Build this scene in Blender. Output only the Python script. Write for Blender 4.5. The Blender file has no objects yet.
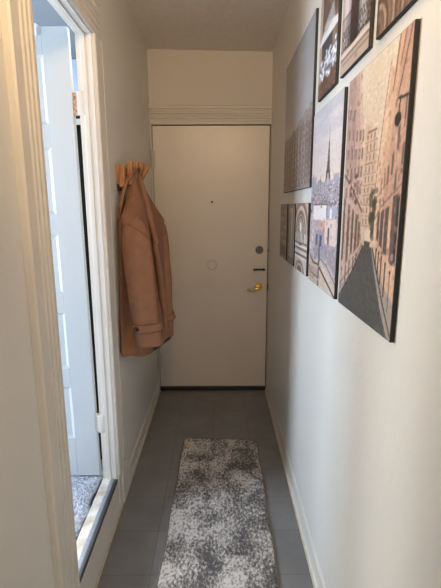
import bpy, bmesh, math, random
import numpy as np
from mathutils import Vector, Matrix
random.seed(4)
RNG = np.random.default_rng(7)
scene = bpy.context.scene
COL = scene.collection
L, R, D, ZC = -0.501, 0.381, 3.243, 2.54     # left wall, right wall, end wall, ceiling
Y0, Y1 = 1.232, 1.830                         # side doorway, near and far jamb
ZS, ZH = 0.165, 2.135                         # side doorway, sill and head
BACK = -1.6

# ------------------------------------------------------------------ materials
def srgb(c):
    return tuple(((v/255)/12.92 if v/255 <= 0.04045 else ((v/255+0.055)/1.055)**2.4) for v in c)

def mat(name, rgb, rough=0.6, metal=0.0, bump=0.0, bscale=60, var=0.0, vscale=4, spec=0.5, detail=4, stretch=(1,1,1), sheen=0.0, rgb2=None):
    m = bpy.data.materials.new(name); m.use_nodes = True
    nt = m.node_tree; b = nt.nodes['Principled BSDF']
    c = srgb(rgb) + (1,)
    b.inputs['Base Color'].default_value = c
    b.inputs['Roughness'].default_value = rough
    b.inputs['Metallic'].default_value = metal
    b.inputs['Specular IOR Level'].default_value = spec
    if sheen: 
        b.inputs['Sheen Weight'].default_value = sheen
        b.inputs['Sheen Roughness'].default_value = 0.4
    tc = nt.nodes.new('ShaderNodeTexCoord'); mp = nt.nodes.new('ShaderNodeMapping')
    mp.inputs['Scale'].default_value = stretch
    nt.links.new(tc.outputs['Object'], mp.inputs['Vector'])
    if var or rgb2:
        n = nt.nodes.new('ShaderNodeTexNoise'); n.inputs['Scale'].default_value = vscale; n.inputs['Detail'].default_value = detail
        nt.links.new(mp.outputs[0], n.inputs['Vector'])
        r = nt.nodes.new('ShaderNodeValToRGB')
        r.color_ramp.elements[0].position = 0.32; r.color_ramp.elements[1].position = 0.68
        lo = srgb(rgb2) if rgb2 else tuple(v*(1-var) for v in c[:3])
        r.color_ramp.elements[0].color = tuple(lo) + (1,)
        r.color_ramp.elements[1].color = c
        nt.links.new(n.outputs['Fac'], r.inputs['Fac']); nt.links.new(r.outputs['Color'], b.inputs['Base Color'])
    if bump:
        n2 = nt.nodes.new('ShaderNodeTexNoise'); n2.inputs['Scale'].default_value = bscale; n2.inputs['Detail'].default_value = 3
        nt.links.new(mp.outputs[0], n2.inputs['Vector'])
        bp = nt.nodes.new('ShaderNodeBump'); bp.inputs['Strength'].default_value = bump; bp.inputs['Distance'].default_value = 0.01
        nt.links.new(n2.outputs['Fac'], bp.inputs['Height']); nt.links.new(bp.outputs['Normal'], b.inputs['Normal'])
    return m

M = {}
M['wall'] = mat('wall paint', (216,212,203), 0.42, bump=0.10, bscale=38, var=0.04, vscale=2.5, spec=0.5)
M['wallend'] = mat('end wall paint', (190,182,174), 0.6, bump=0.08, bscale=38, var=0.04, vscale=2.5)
M['ceil'] = mat('ceiling paint', (232,222,208), 0.85, bump=0.45, bscale=110, var=0.07, vscale=30)
M['trim'] = mat('trim gloss paint', (216,210,199), 0.38, bump=0.05, bscale=45, var=0.06, vscale=8)
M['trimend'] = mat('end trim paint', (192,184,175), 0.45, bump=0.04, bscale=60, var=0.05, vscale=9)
M['caulk'] = mat('old cream caulk', (206,194,174), 0.6, var=0.2, vscale=25)
M['door'] = mat('entry door paint', (200,190,179), 0.36, bump=0.05, bscale=30, var=0.05, vscale=3)
M['door2'] = mat('white door paint', (192,196,196), 0.35, bump=0.03, bscale=60)
M['black'] = mat('black rubber', (14,14,14), 0.5)
M['gap'] = mat('dark gap shade', (40,33,27), 0.9)
M['blackmetal'] = mat('black metal', (24,23,22), 0.4, metal=0.3)
M['brass'] = mat('brass', (225,196,120), 0.22, metal=1.0)
M['bronze'] = mat('aged nickel', (95,92,86), 0.35, metal=0.9, var=0.3, vscale=80)
M['hinge'] = mat('painted hinge', (186,178,164), 0.45, var=0.15, vscale=60)
M['rust'] = mat('rusty painted hinge', (205,170,140), 0.6, rgb2=(110,70,45), vscale=90)
M['metal'] = mat('worn aluminium strip', (172,177,186), 0.4, metal=0.5, var=0.25, vscale=30, bump=0.1, bscale=120, stretch=(1,6,1))
M['nosing'] = mat('dark grey nosing lip', (70,70,72), 0.5, metal=0.3, var=0.2, vscale=30)
M['sill'] = mat('worn white sill paint', (226,224,214), 0.55, rgb2=(178,166,146), vscale=16, bump=0.2, bscale=70)
M['pine'] = mat('pale pine wood', (186,130,80), 0.5, rgb2=(128,84,48), vscale=9, stretch=(14,14,1.6), detail=6)
M['coat'] = mat('camel wool', (142,104,82), 0.95, bump=0.3, bscale=420, var=0.12, vscale=26, spec=0.1)
M['coatseam'] = mat('camel wool seam', (112,74,54), 0.95, bump=0.2, bscale=300, spec=0.1)
M['lining'] = mat('dark coat lining', (52,40,34), 0.6)
M['button'] = mat('dark brown button', (42,26,24), 0.3)
M['canvasside'] = mat('black canvas edge', (22,18,17), 0.6, bump=0.2, bscale=500)
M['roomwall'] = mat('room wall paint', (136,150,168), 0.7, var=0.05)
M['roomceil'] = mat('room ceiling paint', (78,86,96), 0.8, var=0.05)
M['nearblack'] = mat('near-black shade and binding', (30,30,34), 0.9, bump=0.3, bscale=200)  # colour of the shade sheet in the hinge gap and the rug binding
M['white'] = mat('white plastic', (226,228,226), 0.35)
M['glass'] = mat('peephole glass', (30,26,22), 0.1)

def floor_mat():
    m = bpy.data.materials.new('grey painted floor tiles'); m.use_nodes = True
    nt = m.node_tree; b = nt.nodes['Principled BSDF']; N = nt.nodes.new; K = nt.links.new
    tc = N('ShaderNodeTexCoord'); sp = N('ShaderNodeSeparateXYZ'); K(tc.outputs['Object'], sp.inputs[0])
    def math_(op, a, v=None):
        n = N('ShaderNodeMath'); n.operation = op
        if isinstance(a, (int,float)): n.inputs[0].default_value = a
        else: K(a, n.inputs[0])
        if v is not None:
            if isinstance(v, (int,float)): n.inputs[1].default_value = v
            else: K(v, n.inputs[1])
        return n.outputs[0]
    def lines(axis, off, w):
        s = math_('DIVIDE', math_('SUBTRACT', axis, off), 0.2372)
        f = math_('FRACT', math_('ADD', s, 50.0))
        d = math_('ABSOLUTE', math_('SUBTRACT', f, 0.5))
        return math_('GREATER_THAN', d, 0.5 - w)
    j = math_('MAXIMUM', lines(sp.outputs[0], -0.285, 0.006), lines(sp.outputs[1], 1.457, 0.005))
    n = N('ShaderNodeTexNoise'); n.inputs['Scale'].default_value = 5; n.inputs['Detail'].default_value = 7; n.inputs['Roughness'].default_value = 0.62
    K(tc.outputs['Object'], n.inputs['Vector'])
    r = N('ShaderNodeValToRGB'); r.color_ramp.elements[0].position = 0.3; r.color_ramp.elements[1].position = 0.75
    r.color_ramp.elements[0].color = srgb((112,111,110))+(1,); r.color_ramp.elements[1].color = srgb((132,131,130))+(1,)
    K(n.outputs['Fac'], r.inputs['Fac'])
    n2 = N('ShaderNodeTexNoise'); n2.inputs['Scale'].default_value = 14; n2.inputs['Detail'].default_value = 3
    K(tc.outputs['Object'], n2.inputs['Vector'])
    spot = math_('GREATER_THAN', n2.outputs['Fac'], 0.725)
    mx = N('ShaderNodeMix'); mx.data_type = 'RGBA'; K(j, mx.inputs['Factor']); K(r.outputs['Color'], mx.inputs[6]); mx.inputs[7].default_value = srgb((96,94,91))+(1,)
    mx2 = N('ShaderNodeMix'); mx2.data_type = 'RGBA'; K(spot, mx2.inputs['Factor']); K(mx.outputs[2], mx2.inputs[6]); mx2.inputs[7].default_value = srgb((44,38,33))+(1,)
    K(mx2.outputs[2], b.inputs['Base Color'])
    b.inputs['Roughness'].default_value = 0.40
    bp = N('ShaderNodeBump'); bp.inputs['Strength'].default_value = 0.25; bp.inputs['Distance'].default_value = 0.002; bp.invert = True
    K(math_('ADD', j, math_('MULTIPLY', n.outputs['Fac'], 0.5)), bp.inputs['Height']); K(bp.outputs['Normal'], b.inputs['Normal'])
    return m
M['floor'] = floor_mat()

def rug_mat():
    m = bpy.data.materials.new('distressed grey rug pile'); m.use_nodes = True
    nt = m.node_tree; b = nt.nodes['Principled BSDF']; N = nt.nodes.new; K = nt.links.new
    tc = N('ShaderNodeTexCoord')
    def noise(sc, det, rough=0.5, st=(1,1,1), dist=0):
        mp = N('ShaderNodeMapping'); mp.inputs['Scale'].default_value = st; K(tc.outputs['Object'], mp.inputs['Vector'])
        n = N('ShaderNodeTexNoise'); n.inputs['Scale'].default_value = sc; n.inputs['Detail'].default_value = det
        n.inputs['Roughness'].default_value = rough; n.inputs['Distortion'].default_value = dist
        K(mp.outputs[0], n.inputs['Vector']); return n.outputs['Fac']
    def mth(op, a, c):
        n = N('ShaderNodeMath'); n.operation = op
        for i, v in enumerate((a, c)):
            if isinstance(v, (int,float)): n.inputs[i].default_value = v
            else: K(v, n.inputs[i])
        return n.outputs[0]
    big = noise(7.5, 4, 0.6, (1,0.75,1), 0.4)
    fine = noise(95, 4, 0.75, (1.0,0.6,1))
    v = mth('ADD', mth('MULTIPLY', big, 1.15), mth('MULTIPLY', fine, 1.6))
    r = N('ShaderNodeValToRGB'); e = r.color_ramp.elements
    e[0].position = 1.20/2; e[0].color = srgb((92,89,88))+(1,)
    e[1].position = 1.56/2; e[1].color = srgb((210,205,199))+(1,)
    k = e.new(1.38/2); k.color = srgb((150,143,137))+(1,)
    K(mth('MULTIPLY', v, 0.5), r.inputs['Fac'])
    K(r.outputs['Color'], b.inputs['Base Color'])
    b.inputs['Roughness'].default_value = 0.95; b.inputs['Specular IOR Level'].default_value = 0.1
    n3 = noise(260, 2); bp = N('ShaderNodeBump'); bp.inputs['Strength'].default_value = 0.9; bp.inputs['Distance'].default_value = 0.004
    K(mth('ADD', n3, fine), bp.inputs['Height']); K(bp.outputs['Normal'], b.inputs['Normal'])
    return m
M['rug'] = rug_mat()
M['rugedge'] = mat('rug binding', (128,116,106), 0.9, var=0.3, vscale=200)

def carpet_mat():
    return mat('blue-grey shag', (214,218,226), 0.95, bump=1.0, bscale=160, rgb2=(140,146,160), vscale=75, detail=5)
M['carpet'] = carpet_mat()

def vcol_mat():
    m = bpy.data.materials.new('printed canvas'); m.use_nodes = True
    nt = m.node_tree; b = nt.nodes['Principled BSDF']
    a = nt.nodes.new('ShaderNodeAttribute'); a.attribute_name = 'print'
    nt.links.new(a.outputs['Color'], b.inputs['Base Color'])
    b.inputs['Roughness'].default_value = 0.36; b.inputs['Specular IOR Level'].default_value = 0.5
    return m
M['print'] = vcol_mat()

# ------------------------------------------------------------------ mesh helpers
class MB:
    def __init__(s): s.bm = bmesh.new()
    def box(s, x0, x1, y0, y1, z0, z1, bev=0.0, seg=2, rot=None, piv=None):
        r = bmesh.ops.create_cube(s.bm, size=1.0); vs = r['verts']
        for v in vs:
            v.co = Vector((x0+(v.co.x+.5)*(x1-x0), y0+(v.co.y+.5)*(y1-y0), z0+(v.co.z+.5)*(z1-z0)))
        if bev:
            es = list({e for v in vs for e in v.link_edges})
            o = bmesh.ops.bevel(s.bm, geom=es, offset=bev, segments=seg, affect='EDGES', profile=0.5)
            vs = list({v for f in o['faces'] for v in f.verts} | {v for v in vs if v.is_valid})
        if rot is not None:
            p = Vector(piv)
            for v in vs: v.co = rot @ (v.co-p) + p
        return s
    def cyl(s, p, q, r0, r1=None, n=24, bev=0.0):
        p, q = Vector(p), Vector(q); d = q-p
        r = bmesh.ops.create_cone(s.bm, cap_ends=True, segments=n, radius1=r0, radius2=r0 if r1 is None else r1, depth=d.length)
        rot = Vector((0,0,1)).rotation_difference(d).to_matrix(); c = (p+q)/2
        for v in r['verts']: v.co = rot @ v.co + c
        return s
    def tube(s, pts, radii, n=12, flat=1.0, up=(0,0,1)):
        pts = [Vector(p) for p in pts]
        if isinstance(radii, (int,float)): radii = [radii]*len(pts)
        rings = []
        for i, p in enumerate(pts):
            t = (pts[min(i+1,len(pts)-1)] - pts[max(i-1,0)]).normalized()
            a = t.cross(Vector(up)); a = a.normalized() if a.length > 1e-4 else Vector((1,0,0)); bb = a.cross(t)
            rings.append([s.bm.verts.new(p + radii[i]*(math.cos(k*math.tau/n)*a + flat*math.sin(k*math.tau/n)*bb)) for k in range(n)])
        for i in range(len(rings)-1):
            for k in range(n):
                s.bm.faces.new((rings[i][k], rings[i][(k+1)%n], rings[i+1][(k+1)%n], rings[i+1][k]))
        s.bm.faces.new(rings[0][::-1]); s.bm.faces.new(rings[-1]); return s
    def torus(s, c, R_, r, axis='y', n=40, m=10):
        for i in range(n):
            pass
        rg = []
        for i in range(n):
            a = i*math.tau/n; ring = []
            for k in range(m):
                b = k*math.tau/m; rr = R_ + r*math.cos(b); h = r*math.sin(b)
                ring.append(s.bm.verts.new((c[0]+rr*math.cos(a), c[1]+h, c[2]+rr*math.sin(a))))
            rg.append(ring)
        for i in range(n):
            for k in range(m):
                s.bm.faces.new((rg[i][k], rg[(i+1)%n][k], rg[(i+1)%n][(k+1)%m], rg[i][(k+1)%m]))
        return s
    def extrude_profile(s, prof, axis, a, b):
        """prof: closed list of 2D pts in the other two axes, extruded along axis"""
        def P(u, v, t):
            return {'x': (t,u,v), 'y': (u,t,v), 'z': (u,v,t)}[axis]
        A = [s.bm.verts.new(P(u,v,a)) for u,v in prof]; B = [s.bm.verts.new(P(u,v,b)) for u,v in prof]
        n = len(prof)
        for i in range(n): s.bm.faces.new((A[i], A[(i+1)%n], B[(i+1)%n], B[i]))
        s.bm.faces.new(A[::-1]); s.bm.faces.new(B); return s
    def build(s, name, m, parent=None, smooth=False, kind=None):
        bmesh.ops.recalc_face_normals(s.bm, faces=s.bm.faces)
        me = bpy.data.meshes.new(name); s.bm.to_mesh(me); s.bm.free()
        me.materials.append(m)
        if smooth:
            for p in me.polygons: p.use_smooth = True
            try: me.set_sharp_from_angle(angle=math.radians(40))
            except Exception: pass
        o = bpy.data.objects.new(name, me); COL.objects.link(o)
        if parent: 
            o.parent = parent
            o.matrix_parent_inverse = Matrix.Translation(-Vector(parent.location)) if parent.type == 'EMPTY' else Matrix()
        if kind: o['kind'] = kind
        return o

def box(name, m, x0,x1,y0,y1,z0,z1, bev=0, parent=None, kind=None):
    return MB().box(x0,x1,y0,y1,z0,z1,bev).build(name, m, parent, kind=kind)
def empty(name, loc, label, cat, group=None):
    o = bpy.data.objects.new(name, None); COL.objects.link(o); o.location = loc
    o.empty_display_size = 0.05
    o['label'] = label; o['category'] = cat
    if group: o['group'] = group
    return o

# ------------------------------------------------------------------ room shell
S = 'structure'
box('floor', M['floor'], L-0.08, R+0.1, BACK, D+0.12, -0.1, 0.0, kind=S)
# the hallway ceiling sits very slightly out of level
bm = MB(); bm.box(L-0.08, R+0.1, BACK, D+0.12, ZC, ZC+0.12)
bm.bm.verts.ensure_lookup_table()
for v in bm.bm.verts:
    if v.co.z < ZC+0.01: v.co.z += 0.012 if v.co.x < 0 else -0.012
bm.build('ceiling', M['ceil'], kind=S)
box('wall_right', M['wall'], R, R+0.1, BACK, D+0.12, 0, ZC+0.1, kind=S)
w = MB()
XI = L-0.060
w.box(XI, L, BACK, Y0, 0, ZC+0.1); w.box(XI, L, Y1, D+0.12, 0, ZC+0.1)
w.box(XI, L, Y0, Y1, ZH, ZC+0.1); w.box(XI, L, Y0, Y1, 0, ZS-0.015)
w.build('wall_left', M['wall'], kind=S)
ew = MB(); ew.box(L, R, D, D+0.1, 2.07, ZC+0.02); ew.box(L, L+0.014, D, D+0.1, 0, 2.07); ew.box(R-0.005, R, D, D+0.1, 0, 2.07)
ew.box(L, R, D+0.06, D+0.1, 0, 2.07)
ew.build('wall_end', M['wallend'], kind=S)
box('wall_back', M['wall'], L-0.08, R+0.1, BACK-0.1, BACK, 0, ZC+0.1, kind=S)

# baseboards
def base_profile(x, sgn, h, t):   # (x, z) profile against the wall at x, growing in direction sgn
    return [(x, 0), (x+sgn*(t+0.006), 0), (x+sgn*(t+0.006), 0.006), (x+sgn*(t+0.002), 0.013), (x+sgn*t, 0.016), (x+sgn*t, h-0.014), (x+sgn*t*0.55, h-0.004), (x+sgn*t*0.3, h), (x, h)]
b = MB(); b.extrude_profile(base_profile(L, 1, 0.085, 0.009), 'y', 1.99, D-0.02)
b.extrude_profile([(1.885,0.0),(1.885,0.196),(1.90,0.200),(1.985,0.188),(2.06,0.090),(2.06,0.0)], 'x', L, L+0.018)
b.build('baseboard_left', M['trim'], kind=S)
b = MB(); b.extrude_profile(base_profile(R, -1, 0.11, 0.006), 'y', BACK, D-0.012)
b.build('baseboard_right', M['trim'], kind=S)
b = MB(); b.extrude_profile(base_profile(L, 1, 0.14, 0.008), 'y', BACK, 1.13); b.build('baseboard_left.001', M['trim'], kind=S)
# old caulk line along both floor edges
b = MB(); b.box(L+0.012, L+0.0195, 1.9, D-0.02, 0, 0.011, bev=0.002); b.box(L+0.008, L+0.0165, Y0, 1.885, 0, 0.012, bev=0.003)
b.build('trim_1', M['caulk'], kind=S)
b = MB(); b.box(R-0.0165, R-0.009, BACK, D-0.03, 0, 0.009, bev=0.002); b.build('trim_2', M['caulk'], kind=S)

# side doorway: fluted casing, jamb lining, step, sill
def flute_profile(u0, u1, xw, t):
    """fluted casing profile between u0 (opening side) and u1 (outer side), face at xw+t -> list (x,u)"""
    s = 1 if u1 > u0 else -1; W = abs(u1-u0)
    pts = [(xw, u0), (xw+t*0.75, u0), (xw+t, u0+s*0.004)]
    for k in range(3):
        c = 0.03 + k*0.028
        pts += [(xw+t, u0+s*(c-0.009)), (xw+t-0.005, u0+s*(c-0.004)), (xw+t-0.005, u0+s*(c+0.002)), (xw+t+0.001, u0+s*(c+0.008))]
    pts += [(xw+t, u0+s*(W-0.034)), (xw+t-0.004, u0+s*(W-0.030)), (xw+t+0.006, u0+s*(W-0.020)), (xw+t+0.006, u0+s*(W-0.004)), (xw+t, u0+s*W), (xw, u0+s*W)]
    return pts
CW = 0.152; CT = 0.017
c = MB(); c.extrude_profile(flute_profile(Y0, Y0-CW, L, CT), 'z', 0.0, ZH)
c.build('trim_3', M['trim'], kind=S)
FW = 0.112
c = MB(); c.extrude_profile([(L, Y1), (L+0.013, Y1), (L+CT, Y1+0.004), (L+CT, Y1+FW-0.022), (L+CT-0.003, Y1+FW-0.018), (L+CT, Y1+FW-0.012), (L+CT-0.003, Y1+FW), (L, Y1+FW)], 'z', 0.195, ZH); c.box(L, L+0.012, Y1, 1.885, 0.0, 0.195)
c.build('trim_4', M['trim'], kind=S)
c = MB()
pr = [(x, z) for x, z in flute_profile(ZH, ZH+0.15, L, CT)]
c.extrude_profile(pr, 'y', Y0-CW-0.004, Y1+FW-0.03)
c.box(L, L+0.010, Y1+FW-0.03, Y1+FW+0.008, ZH, ZH+0.16, bev=0.002)
c.build('trim_5', M['trim'], kind=S)
c = MB()
c.box(XI-0.002, L+0.001, Y1-0.004, Y1+0.002, ZS-0.01, ZH); c.box(XI-0.002, L+0.001, Y0-0.002, Y0+0.004, ZS-0.01, ZH)
c.box(XI-0.002, L+0.001, Y0, Y1, ZH-0.004, ZH+0.002)
c.box(XI+0.016, XI+0.036, Y1-0.007, Y1, ZS, ZH-0.004, bev=0.002); c.box(XI+0.016, XI+0.036, Y0+0.003, Y1, ZH-0.008, ZH, bev=0.002)
c.build('trim_6', M['trim'], kind=S)
box('trim_7', M['sill'], XI-0.006, L+0.004, Y0, Y1, ZS-0.02, 0.178, bev=0.002, kind=S)
c = MB(); c.box(L-0.027, L-0.009, Y0+0.001, Y1-0.006, 0.1775, 0.1812, bev=0.001)
for k in range(5):
    yy = Y0+0.06+k*0.11; c.cyl((L-0.023, yy, 0.181), (L-0.023, yy, 0.1825), 0.004, n=12)
c.build('trim_8', M['metal'], kind=S)
c = MB(); c.box(L-0.009, L+0.007, Y0+0.001, Y1-0.006, 0.163, 0.1815, bev=0.004); c.build('trim_12', M['nosing'], kind=S)
c = MB(); c.box(L, L+0.008, Y0-0.002, 1.885, 0.0, ZS-0.004, bev=0.001); c.build('trim_9', M['trim'], kind=S)

# ------------------------------------------------------------------ the side room
RX0, RY0, RY1 = -2.5, -0.2, 3.1
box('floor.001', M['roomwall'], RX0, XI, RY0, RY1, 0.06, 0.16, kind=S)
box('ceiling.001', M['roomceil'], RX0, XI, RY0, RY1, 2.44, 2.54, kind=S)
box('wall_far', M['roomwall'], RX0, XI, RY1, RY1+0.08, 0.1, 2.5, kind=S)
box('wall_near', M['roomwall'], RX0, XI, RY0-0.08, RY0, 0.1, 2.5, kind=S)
w = MB(); WY0, WY1, WZ0, WZ1 = 0.80, 1.70, 0.95, 2.1
w.box(RX0-0.1, RX0, RY0, WY0, 0.1, 2.5); w.box(RX0-0.1, RX0, WY1, RY1, 0.1, 2.5); w.box(RX0-0.1, RX0, WY0, WY1, 0.1, WZ0); w.box(RX0-0.1, RX0, WY0, WY1, WZ1, 2.5)
w.build('wall_outer', M['roomwall'], kind=S)
w = MB()
for (a0,a1,b0,b1) in ((WY0,WY0+0.05,WZ0,WZ1),(WY1-0.05,WY1,WZ0,WZ1),(WY0,WY1,WZ0,WZ0+0.05),(WY0,WY1,WZ1-0.05,WZ1),(WY0,WY1,1.51,1.55)):
    w.box(RX0-0.06, RX0-0.02, a0, a1, b0, b1, bev=0.004)
w.build('window_1', M['white'], kind=S)

# carpet in the side room with a soft wavy edge
def carpet():
    bm = bmesh.new(); nx, ny = 110, 130
    x0, x1, y0, y1 = -1.45, XI-0.012, 0.75, 1.90
    g = []
    for j in range(ny+1):
        row = []
        y = y0+(y1-y0)*j/ny
        edge = 0.007*math.sin(y*21)+0.004*math.sin(y*47+1)
        for i in range(nx+1):
            t = i/nx; x = x0+(x1-x0)*t + edge*t
            e = min(1, (1-t)*25)
            z = 0.162 + 0.016*(e**0.5) + random.uniform(-.0025,.0025)*e
            row.append(bm.verts.new((x, y, z)))
        g.append(row)
    for j in range(ny):
        for i in range(nx): bm.faces.new((g[j][i], g[j][i+1], g[j+1][i+1], g[j+1][i]))
    me = bpy.data.meshes.new('carpet'); bm.to_mesh(me); bm.free(); me.materials.append(M['carpet'])
    o = bpy.data.objects.new('bath_rug', me); COL.objects.link(o)
    o['label'] = 'blue-grey shaggy rug on the raised floor just inside the side doorway'; o['category'] = 'rug'
    t = MB(); pts = []
    for j in range(80):
        y = y0+(y1-y0)*j/79; pts.append((x1+0.003+0.007*math.sin(y*21)+0.004*math.sin(y*47+1), y, 0.168))
    t.tube(pts, 0.0045, n=8).build('edge_binding', M['nearblack'], o, smooth=True)
carpet()

# white bar, with a near-black sheet added for the shade behind the hinge gap
rb = empty('hinge_gap_shade', (-0.74, 2.0, 0.17), 'near-black sheet added as shade in the gap beside the open white door hinge', 'nearblack')
m_ = MB(); pts = []
N_ = 60
for j in range(N_):
    t = j/(N_-1); pts.append((-0.93+0.36*t, 2.00+0.018*math.sin(t*30)))
back = [(x, y+0.02) for x, y in pts][::-1]
m_.extrude_profile(pts+back, 'z', 0.166, 1.872)
m_.build('shade_sheet', M['nearblack'], rb, smooth=True)
m_ = MB(); m_.box(-0.93,-0.575,2.0,2.02,1.872,1.895,bev=0.003); m_.box(-0.70,-0.60,1.968,1.98,1.82,1.845,bev=0.003); m_.build('hanger_bar', M['white'], rb)
m_ = MB(); m_.tube([(-0.75,2.01,1.89),(-0.75,2.01,1.97),(-0.75,2.035,2.0),(-0.75,2.06,1.97)], 0.005); m_.cyl((-0.75,2.055,1.97),(-0.75,RY1,1.97),0.006); m_.build('hook', M['white'], rb, smooth=True)

# side room door (door_2), hinged at the far jamb and swung into the room
DX1, DX0 = XI-0.026, XI-0.026-0.57
DY0, DY1 = 1.842, 1.872
DZ0, DZ1 = 0.188, 2.163
d = MB()
panels = [(0.384,0.649),(0.739,1.002),(1.095,1.350),(1.437,1.708),(1.799,2.062)]
PX0, PX1 = DX0+0.105, DX1-0.105
d.box(DX0, PX0, DY0, DY1, DZ0, DZ1, bev=0.0015); d.box(PX1, DX1, DY0, DY1, DZ0, DZ1, bev=0.0015)
zz = [DZ0] + [v for p in panels for v in p] + [DZ1]
for i in range(0, len(zz), 2): d.box(PX0, PX1, DY0, DY1, zz[i], zz[i+1])
for z0, z1 in panels:
    d.box(PX0, PX1, DY0+0.010, DY1-0.010, z0, z1)
    for yy, s in ((DY0, 1), (DY1, -1)):
        # sloped sticking round each recessed panel, with a raised field
        o_ = [(PX0,z0),(PX1,z0),(PX1,z1),(PX0,z1)]; q = 0.014
        i_ = [(PX0+q,z0+q),(PX1-q,z0+q),(PX1-q,z1-q),(PX0+q,z1-q)]
        vo = [d.bm.verts.new((x, yy+s*0.001, z)) for x, z in o_]; vi = [d.bm.verts.new((x, yy+s*0.011, z)) for x, z in i_]
        for k in range(4): d.bm.faces.new((vo[k], vo[(k+1)%4], vi[(k+1)%4], vi[k]))
rl = Matrix.Rotation(-0.0055, 3, 'Y'); pv_ = Vector((DX1, DY0, DZ0+0.25))
for v in d.bm.verts: v.co = rl @ (v.co-pv_)+pv_
door2 = d.build('door_2', M['door2'], kind=S)
door2['label'] = 'white five-panel side door swung open into the raised room'
def side_hinge(zc, m):
    h = MB()
    for k in range(5): h.cyl((XI-0.013, DY0-0.004, zc-0.045+k*0.0182), (XI-0.013, DY0-0.004, zc-0.045+k*0.0182+0.015), 0.0062, n=14)
    h.box(DX1-0.006, XI-0.010, DY0-0.001, DY0+0.003, zc-0.045, zc+0.045)
    h.build('hinge', m, door2, smooth=True)
    h = MB(); h.box(XI-0.010, XI+0.020, Y1-0.0075, Y1-0.0035, zc-0.045, zc+0.045, bev=0.001)
    for k in (-0.03, 0, 0.03): h.cyl((XI+0.008, Y1-0.0085, zc+k), (XI+0.008, Y1-0.006, zc+k), 0.003, n=10)
    h.build('hinge_plate', M['trim'], door2, smooth=True)
side_hinge(1.875, M['rust']); side_hinge(0.47, M['hinge'])
h = MB(); h.box(-0.739,-0.716,DY0-0.006,DY1+0.006,2.160,2.172,bev=0.001); h.box(-0.739,-0.716,DY0-0.007,DY0-0.0005,2.128,2.172,bev=0.001)
h.build('over_door_hook', M['white'], door2)
h = MB(); h.cyl((DX0+0.06,DY0-0.001,1.05),(DX0+0.06,DY0-0.045,1.05),0.012); h.cyl((DX0+0.06,DY0-0.04,1.05),(DX0+0.06,DY0-0.065,1.05),0.026,0.020); h.cyl((DX0+0.06,DY0-0.001,1.05),(DX0+0.06,DY0-0.008,1.05),0.03)
h.build('door_knob', M['brass'], door2, smooth=True)

# ------------------------------------------------------------------ end of the hall: door, casing, hardware
EX0, EX1 = -0.484, 0.370
YD = D+0.004                                    # face of the leaf
g = MB(); g.box(EX0-0.004, EX1+0.004, YD+0.006, YD+0.05, 0.0, 2.052); g.build('trim_10', M['gap'], kind=S)  # dark slab behind the leaf, its colour standing in for gap shade
door1 = MB().box(EX0, EX1, YD, YD+0.045, 0.030, 2.044, bev=0.0015).build('door_1', M['door'], kind=S)
door1['label'] = 'off-white flat entry door closing the end of the hall'
c = MB()
c.box(L+0.0005, EX0-0.005, D-0.014, D+0.01, 0.0, 2.056, bev=0.003)
c.box(EX1+0.0055, R-0.0005, D-0.014, D+0.01, 0.0, 2.056, bev=0.003)
c.box(L+0.0005, R-0.0005, D-0.012, D+0.01, 2.050, 2.072, bev=0.003)
prof = [(D+0.002, 2.068), (D-0.016, 2.068), (D-0.018, 2.074)]
z = 2.082
for k in range(4):
    prof += [(D-0.018, z), (D-0.011, z+0.003), (D-0.011, z+0.007), (D-0.018, z+0.010)]; z += 0.0165
prof += [(D-0.018, 2.152), (D-0.026, 2.156), (D-0.026, 2.170), (D-0.018, 2.175), (D+0.002, 2.175)]
c.extrude_profile(prof, 'x', L+0.0005, R-0.0005)
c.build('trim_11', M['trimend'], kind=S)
s_ = MB(); s_.box(EX0-0.002, EX1+0.002, D-0.018, D+0.03, 0.0, 0.029, bev=0.003); s_.build('door_sweep', M['black'], door1)
def end_hinge(z0, z1):
    h = MB(); n = 5; st = (z1-z0)/n
    for k in range(n): h.cyl((EX0-0.003, D-0.018, z0+k*st), (EX0-0.003, D-0.018, z0+(k+1)*st-0.003), 0.0075, n=14)
    h.box(EX0-0.001, EX0+0.016, D+0.000, D+0.0045, z0, z1)
    h.box(EX0-0.008, EX0+0.002, D-0.016, D+0.002, z0, z1)
    return h.build('hinge', M['hinge'], door1, smooth=True)
end_hinge(1.745, 1.875); end_hinge(0.20, 0.31)
p = MB(); p.cyl((-0.054, YD+0.001, 1.503), (-0.054, YD-0.004, 1.503), 0.0085, n=20); p.build('peephole', M['blackmetal'], door1, smooth=True)
p = MB(); p.torus((-0.057, YD-0.002, 1.028), 0.036, 0.0052); p.build('painted_ring', M['trimend'], door1, smooth=True)
p = MB(); p.cyl((0.307, YD+0.001, 1.143), (0.307, YD-0.010, 1.143), 0.031, 0.028, n=36); p.cyl((0.307, YD-0.008, 1.143), (0.307, YD-0.016, 1.143), 0.020, 0.018, n=28)
db = p.build('deadbolt', M['bronze'], door1, smooth=True)
p = MB(); p.box(0.296, 0.318, YD-0.030, YD-0.014, 1.138, 1.148, bev=0.002); p.build('thumb_turn', M['bronze'], db, smooth=True)
p = MB(); p.box(0.262, 0.346, YD-0.010, YD+0.001, 0.985, 0.999, bev=0.003); p.cyl((0.343, YD-0.014, 0.992), (0.343, YD+0.001, 0.992), 0.010, n=16); p.box(0.268, 0.280, YD-0.014, YD-0.008, 0.983, 1.001, bev=0.002)
p.build('slide_bolt', M['blackmetal'], door1, smooth=True)
p = MB(); p.cyl((0.305, YD+0.001, 0.856), (0.305, YD-0.008, 0.856), 0.033, 0.030, n=36); p.cyl((0.305, YD-0.006, 0.856), (0.305, YD-0.016, 0.856), 0.024, 0.015, n=30); p.cyl((0.305, YD-0.014, 0.856), (0.305, YD-0.050, 0.856), 0.011, n=20)
hd = p.build('lever_handle', M['brass'], door1, smooth=True)
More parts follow.
